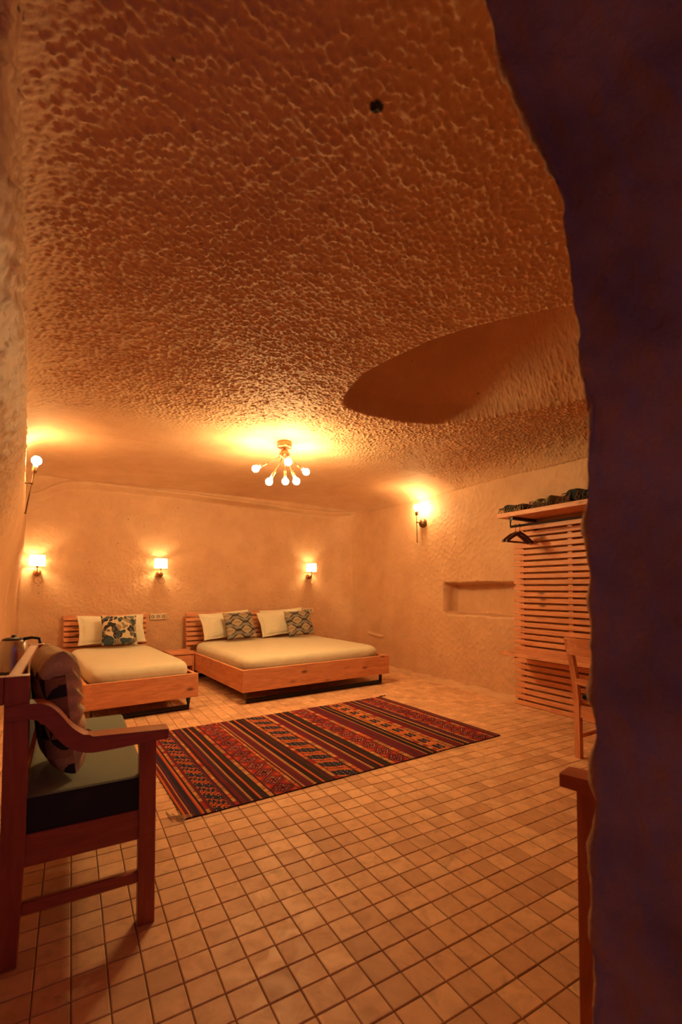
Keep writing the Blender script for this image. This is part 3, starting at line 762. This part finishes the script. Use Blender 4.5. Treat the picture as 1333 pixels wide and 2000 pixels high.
ch = thing('chandelier', 'brass sputnik ceiling light with six glowing bulbs', 'chandelier', (1.79, 4.18, 2.66))
lathe('canopy', [(1e-4,.03),(.072,.03),(.074,-.02),(.068,-.035),(1e-4,-.035)], M_COPPER, ch, n=28)
tube('neck', [(0,0,-.03),(0,0,-.06)], .011, M_COPPER, ch)
lathe('ball', ball_prof(.052), M_COPPER, ch, (0,0,-.10), n=24)
rt = Vector((math.cos(YAW), -math.sin(YAW), 0)); fw = Vector((math.sin(YAW), math.cos(YAW), 0))
c0 = Vector((0,0,-.10))
for lat, dz, dep in ((-.29,-.13,.04),(-.15,-.27,.0),(-.015,-.215,.20),(.125,-.285,-.08),(.20,-.125,.17),(.065,-.15,-.25)):
    d = rt*lat+fw*dep+Vector((0,0,dz-dep*.03)); L_ = d.length; d.normalize()
    ar = tube('arm', [c0+d*.045, c0+d*(L_-.11)], .0045, M_BRASS, ch, 8)
    lathe('lamp_holder', [(1e-4,0),(.013,.002),(.015,.02),(.015,.065),(.012,.07)], M_BRASS, ar, c0+d*(L_-.125), d, 14)
    bulb(ar, .036, E_CH, c0+d*L_, d)

# ------------------------------------------------------------------ armchairs
ARM_T = [(-.03,.855),(.03,.862),(.085,.855),(.125,.82),(.165,.765),(.215,.728),(.28,.722),(.36,.718),(.43,.715),(.486,.713)]
ARM_B = [(.486,.676),(.43,.676),(.36,.672),(.28,.668),(.21,.67),(.15,.70),(.11,.75),(.075,.795),(.03,.812),(-.03,.81)]
def armchair(name, label, loc, rotz, ys, L, far_arm, back_h=.955, wing=False):
    r = thing(name, label, 'armchair', loc, rotz)
    def bx(nm, x0, x1, y0, y1, z0, z1, m, **k):
        a, b = sorted((ys*y0, ys*y1)); return box(nm, x0, x1, a, b, z0, z1, m, r, **k)
    sides = [0, L]
    for s in sides:
        has_arm = s == 0 or far_arm
        y0, y1 = (s-.0, s+.05) if s == 0 else (s-.05, s)
        a, b = sorted((ys*y0, ys*y1))
        prism('back_post', [(-.028,0),(.017,0),(.036,.4),(.037,back_h),(-.031,back_h),(-.034,.4)], a, b, M_BEECH_Z, r)
        bx('front_leg', .384, .443, y0, y1, 0, .69 if has_arm else .40, M_BEECH_Z)
        bx('side_rail', .03, .39, y0+.008, y1-.008, .315, .422, M_BEECH_X)
        bx('stretcher', .025, .39, y0+.014, y1-.014, .155, .192, M_BEECH_X)
        if has_arm:
            a, b = sorted((ys*(y0-.012), ys*(y1+.016)))
            prism('arm', smooth_poly(ARM_T, 4)+smooth_poly(ARM_B, 4), a, b, M_BEECH_X, r, .005)
    bx('front_rail', .40, .428, .05, L-.05, .33, .43, M_BEECH_Y); bx('back_rail', -.01, .02, .05, L-.05, .33, .42, M_BEECH_Y)
    bx('top_rail', -.028, .012, .052, L-.052, back_h-.085, back_h-.002, M_BEECH_Y); bx('lower_back_rail', -.02, .01, .052, L-.052, .58, .63, M_BEECH_Y)
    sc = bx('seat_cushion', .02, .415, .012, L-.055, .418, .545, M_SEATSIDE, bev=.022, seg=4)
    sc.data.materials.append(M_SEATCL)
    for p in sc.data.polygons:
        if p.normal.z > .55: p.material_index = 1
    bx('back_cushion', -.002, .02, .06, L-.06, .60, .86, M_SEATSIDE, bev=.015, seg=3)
    if wing:
        bx('rear_rail', -.30, -.032, .004, .046, back_h-.093, back_h, M_BEECH_X)
        a, b = sorted((0, ys*.05))
        prism('rear_bracket', smooth_poly([(-.055,back_h-.095),(-.07,.82),(-.12,.76),(-.20,.735),(-.30,.73)], 5)+smooth_poly([(-.30,.685),(-.20,.69),(-.135,.71),(-.095,.75),(-.075,.80),(-.10,.86),(-.16,.862)], 5)[:-1]+[(-.10,back_h-.095)], a, b, M_BEECH_X, r, 0)
    return r
armchair('armchair', 'red-brown wooden armchair with grey-green seat and patterned pillow in the left foreground', (-.155, 1.885, 0), 0, 1, 1.06, False, wing=True)
armchair('armchair', 'wooden armchair at the right picture edge, mostly hidden behind the rock edge', (1.343, .385, 0), R(102), -1, .62, True)

# triangle-print cushion with a gathered cream face
def tri(u, v):
    x = u*2.2+.37; y = v*3.1+.2; row = np.floor(y); fy = y-row; xs_ = x+.5*(row % 2); col = np.floor(xs_); fx = xs_-col
    up = fy < 1-2*np.abs(fx-.5)
    h = _h(col+(~up)*31*(1+(fx > .5)), row, 4)
    pal = np.array([(.035,.035,.045),(.46,.28,.16),(.33,.17,.10),(.56,.38,.23),(.20,.11,.075),(.05,.05,.06),(.40,.23,.13)])
    return pal[(h*6.99).astype(int)]
def cream(u, v):
    k = .85+.15*np.sin(np.arctan2(v, u)*26); return np.stack([.80*k, .64*k, .44*k], -1)
def gathered():
    n = 150; s = np.linspace(-1, 1, n); u, v = np.meshgrid(s, s, indexing='ij')
    w, h, t = .30, .46, .14
    q = ((1-np.abs(u)**5)*(1-np.abs(v)**5))
    pinch = 1-.05*(1-v**2)*np.abs(u)**3; pinch2 = 1-.05*(1-u**2)*np.abs(v)**3
    x = u*w/2*pinch; y = v*h/2*pinch2
    ang = np.arctan2(v, u); rad = np.maximum(np.abs(u), np.abs(v))
    pleat = .010*np.sin(ang*26+2*np.sin(ang*3))*rad*(1-rad**8)
    zf = t*.42*q**.45+pleat; zb = -t*.58*q**.38
    nn = n*n; idx = np.arange(nn).reshape(n, n); a, b, c, d = idx[:-1,:-1], idx[1:,:-1], idx[1:,1:], idx[:-1,1:]
    Q1 = np.stack([a,b,c,d], -1).reshape(-1,4); Q2 = np.stack([a,d,c,b], -1).reshape(-1,4)+nn
    uc = (u[:-1,:-1]+u[1:,1:])/2; vc = (v[:-1,:-1]+v[1:,1:])/2
    cols = np.concatenate([cream(uc, vc).reshape(-1,3), np.where(((vc > .64+.06*np.sin(uc*9))|(uc > .93))[...,None], cream(uc, vc), tri(uc, vc)).reshape(-1,3)])
    return quad_mesh('throw_cushion', np.concatenate([np.stack([x,y,zf],-1).reshape(-1,3), np.stack([x,y,zb],-1).reshape(-1,3)]), np.concatenate([Q1,Q2]), M_WEAVE, None, True, cols)
o = tag(gathered(), 'cushion with dark triangle print and gathered cream edge on the left armchair', 'cushion')
o.matrix_world = Matrix.Translation((-.03, 2.14, .79)) @ Matrix.Rotation(R(90+12), 4, 'Z') @ Matrix.Rotation(math.pi/2-R(6), 4, 'X')

# kettle on a small side table behind the armchair
tb = thing('side_table', 'small wooden side table under the kettle behind the left armchair', 'table', (-.50, 2.965, 0))
box('top', 0, .34, 0, .42, .735, .765, M_BEECH_Y, tb); box('apron', .02, .32, .02, .045, .66, .734, M_BEECH_X, tb); box('apron', .02, .32, .375, .4, .66, .734, M_BEECH_X, tb)
for x in (.015, .295):
    for y in (.015, .375): box('leg', x, x+.03, y, y+.03, 0, .734, M_BEECH_Z, tb, .003, 1)
kt = thing('kettle', 'brushed steel electric kettle with black base and handle on the side table', 'kettle', (-.268, 3.09, .766))
lathe('base', [(1e-4,0),(.075,0),(.078,.004),(.078,.03),(.074,.036),(1e-4,.036)], M_BLACKPL, kt)
lathe('body', [(.074,.037),(.073,.06),(.066,.14),(.060,.196),(.056,.20)], M_CHROME, kt, n=36)
lathe('lid', [(.057,.198),(.05,.208),(.03,.214),(.012,.216),(.011,.226),(1e-4,.228)], M_BLACKPL, kt)
ca = Vector((math.cos(-.3), math.sin(-.3), 0))
tube('handle', [ca*.05+Vector((0,0,.205)), ca*.09+Vector((0,0,.212)), ca*.125+Vector((0,0,.205)), ca*.133+Vector((0,0,.16)), ca*.125+Vector((0,0,.09)), ca*.075+Vector((0,0,.055))], .0085, M_BLACKPL, kt, 8)
cb = -ca
sp = [cb*.055+Vector((0,0,.15)), cb*.075+Vector((0,0,.175)), cb*.09+Vector((0,0,.195))]
tube('spout', sp, [.02,.015,.010], M_CHROME, kt, 10)

# ------------------------------------------------------------------ slatted wall unit, shelf, desk
PX = RX-.10
pn = thing('slatted_panel', 'tall panel of horizontal pine slats on the right wall', 'wall panel', (PX, 0, 0))
for y in (3.33, 2.77, 2.2, 1.62): box('batten', .022, .055, y-.025, y+.025, .01, 1.93, M_PINE_Z, pn, .003, 1)
pit = .0642; NS = 30
slat_me = None
for k in range(NS):
    if slat_me is None:
        o = box('slat', 0, .021, -.95, .95, -.0225, .0225, M_PINE_Y, pn, .003, 1); slat_me = o.data
    else: o = link(bpy.data.objects.new('slat', slat_me), pn)
    o.location = (random.uniform(-.0015,.0015), 2.47+random.uniform(-.004,.004), .026+k*pit)
sh = thing('wall_shelf', 'thick pine shelf above the slatted panel with a black hanging rail', 'shelf', (3.85, 0, 2.0))
box('board', 0, .415, 1.55, 3.36, -.024, .022, M_PINE_Y, sh)
square_bar('hanging_rail', [(.10, 3.27, -.026), (.10, 3.27, -.115), (.10, 1.6, -.115), (.10, 1.6, -.026)], .018, M_STEEL, sh)
for y in (3.20, 1.75):
    square_bar('bracket', [(.03, y, -.040), (.40, y, -.040)], .028, M_STEEL, sh)
    square_bar('bracket', [(.40, y, -.05), (.40, y, -.15)], .022, M_STEEL, sh)
dk = thing('wall_desk', 'narrow pine desk board fixed across the slatted panel', 'desk', (3.80, 0, .585))
box('board', 0, .392, 1.55, 3.31, -.017, .017, M_PINE_Y, dk)
for y in (3.16, 1.8): square_bar('bracket', [(.06, y, -.027), (.40, y, -.027)], .02, M_STEEL, dk)

def hanger(label, y, dx, rz):
    r = thing('coat_hanger', label, 'hanger', (3.94+dx, y, 1.897), rz, 'dark hangers on the hanging rail')
    hk = [(.0,0,-.075)]+[(.018*math.sin(a), 0, -.002+.018*math.cos(a)-.012) for a in np.linspace(3.1, -1.9, 14)]
    tube('hook', hk, .0025, M_STEEL, r, 6)
    for s in (-1, 1):
        prism('shoulder', [(0,-.07),(s*.10,-.105),(s*.205,-.165),(s*.212,-.19),(s*.19,-.188),(s*.10,-.135),(0,-.10)], -.011, .011, M_HANGER, r, .003)
    tube('trouser_bar', [(-.195,0,-.18),(.195,0,-.18)], .0055, M_HANGER, r, 8)
M_HANGER = mat_wood('dark_hanger_wood', (.10,.03,.03), (.05,.015,.02), 0, .35, False)
hanger("dark wooden coat hanger nearest the free end of the rail", 3.20, .0, R(3))
hanger('dark wooden coat hanger hanging just behind another one on the rail', 3.15, .0, R(2))

# folded fringed throws on the shelf
def throw(label, y0, y1, col, fcol, x0, hgt, seed, nfr):
    r = thing('folded_throw', label, 'blanket', (3.86, 0, 2.0225), 0, 'folded throws on the shelf')
    nu, nv = 60, 40
    s = np.linspace(0, 1, nu); t = np.linspace(0, 1, nv)
    S_, T_ = np.meshgrid(s, t, indexing='ij')
    a = T_*2*math.pi
    w = .19; e = .55
    cx = np.sign(np.cos(a))*np.abs(np.cos(a))**e; cz = np.sign(np.sin(a))*np.abs(np.sin(a))**e
    taper = (1-np.abs(2*S_-1)**7*.6)
    hh = hgt*(.75+.5*fbm(S_*5, T_*0+seed, seed, 3)*2)*taper
    Xp = x0+w+cx*w*taper+.012*fbm(S_*9, T_*9, seed, 3); Yp = y0+(y1-y0)*S_+.012*fbm(T_*7, S_*4, seed+2, 2)
    Zp = hh/2+cz*hh/2+.014*fbm(S_*12, T_*8, seed+1, 3)*(cz > -.5)
    Zp = np.maximum(Zp, 0)
    grid_mesh('cloth', np.stack([Xp, Yp, Zp], -1), mat_cloth('throw_cloth_%d' % seed, col, 200, wrinkle=.6), r, True)
    fm = mat_cloth('throw_fringe_%d' % seed, fcol)
    V = []; F = []
    for k in range(nfr):
        y = random.uniform(y0+.01, y1-.01); z = random.uniform(hgt*.35, hgt*.75); xx = x0-.002
        pth = [(xx+.05, y, z), (xx-.004, y+random.uniform(-.008,.008), z-.012), (xx-.012, y+random.uniform(-.02,.02), max(.006, z-.04)), (xx-.013, y+random.uniform(-.03,.03), max(.003, z-.07))]
        v, f = tube_pts(pth, .0032, 5); o_ = len(V); V += v; F += [tuple(i+o_ for i in q) for q in f]
    tag(mesh('fringe', V, F, fm, r, True), kind='stuff')
throw('dark fringed throw at the free end of the shelf, above the hangers', 3.03, 3.35, (.035,.03,.032), (.30,.20,.10), .012, .10, 3, 34)
throw('olive and dark throw with brown fringe in the middle of the shelf', 2.72, 2.995, (.22,.19,.085), (.14,.07,.055), .012, .11, 8, 26)
throw('dark teal throw with brown fringe on the shelf, beside the rock edge', 2.05, 2.685, (.022,.032,.038), (.20,.10,.065), .02, .135, 12, 44)

# desk chair
def desk_chair():
    r = thing('desk_chair', 'light pine chair with black seat pad pushed towards the wall desk', 'chair', (3.235, 2.10, 0), R(2))
    w = .42
    for k, y in enumerate((0, -w)):
        pts = smooth_poly([(0,0),(-.005,.25),(-.012,.45),(-.06,.68),(-.125,.875)], 5); th = .042
        poly = [(x-.0, z) for x, z in pts]+[(x+th-.006*i/len(pts), z) for i, (x, z) in enumerate(pts)][::-1]
        prism('back_post', poly, y-.020, y+.020, M_PINE_Z, r, .004)
        box('front_leg', .38, .42, y-.02, y+.02, 0, .405, M_PINE_Z, r)
        box('side_rail', .03, .385, y-.012, y+.012, .335, .40, M_PINE_X, r)
        box('stretcher', .03, .385, y-.009, y+.009, .14, .17, M_PINE_X, r)
    box('seat', .02, .435, -w-.02, .02, .402, .425, M_PINE_X, r, .006)
    box('seat_pad', .05, .42, -w+.005, -.005, .426, .458, M_BLACKPAD, r, .012, 3)
    box('front_rail', .385, .41, -w+.02, -.02, .335, .40, M_PINE_Y, r); box('rear_rail', 0, .025, -w+.02, -.02, .30, .39, M_PINE_Y, r)
    def rail(nm, z0, z1, xo):
        n = 9; poly = []
        ysr = np.linspace(.018, -w-.018, n); bow = [-.025*(1-((y+w/2)/(w/2))**2) for y in ysr]
        bm = bmesh.new(); vs_ = []
        for y, b in zip(ysr, bow):
            vs_.append([bm.verts.new((xo+b+dx+(z-z0)*-.28, y, z)) for dx, z in ((0,z0),(.022,z0),(.022,z1),(0,z1))])
        for i in range(n-1):
            for k in range(4): bm.faces.new((vs_[i][k], vs_[i][(k+1)%4], vs_[i+1][(k+1)%4], vs_[i+1][k]))
        bm.faces.new(vs_[0]); bm.faces.new(vs_[-1][::-1])
        from_bm(nm, bm, M_PINE_Y, r)
    rail('top_rail', .765, .89, -.092); rail('back_slat', .545, .59, -.028)
M_BLACKPAD = mat_cloth('black_seat_pad', (.02,.022,.026))
desk_chair()
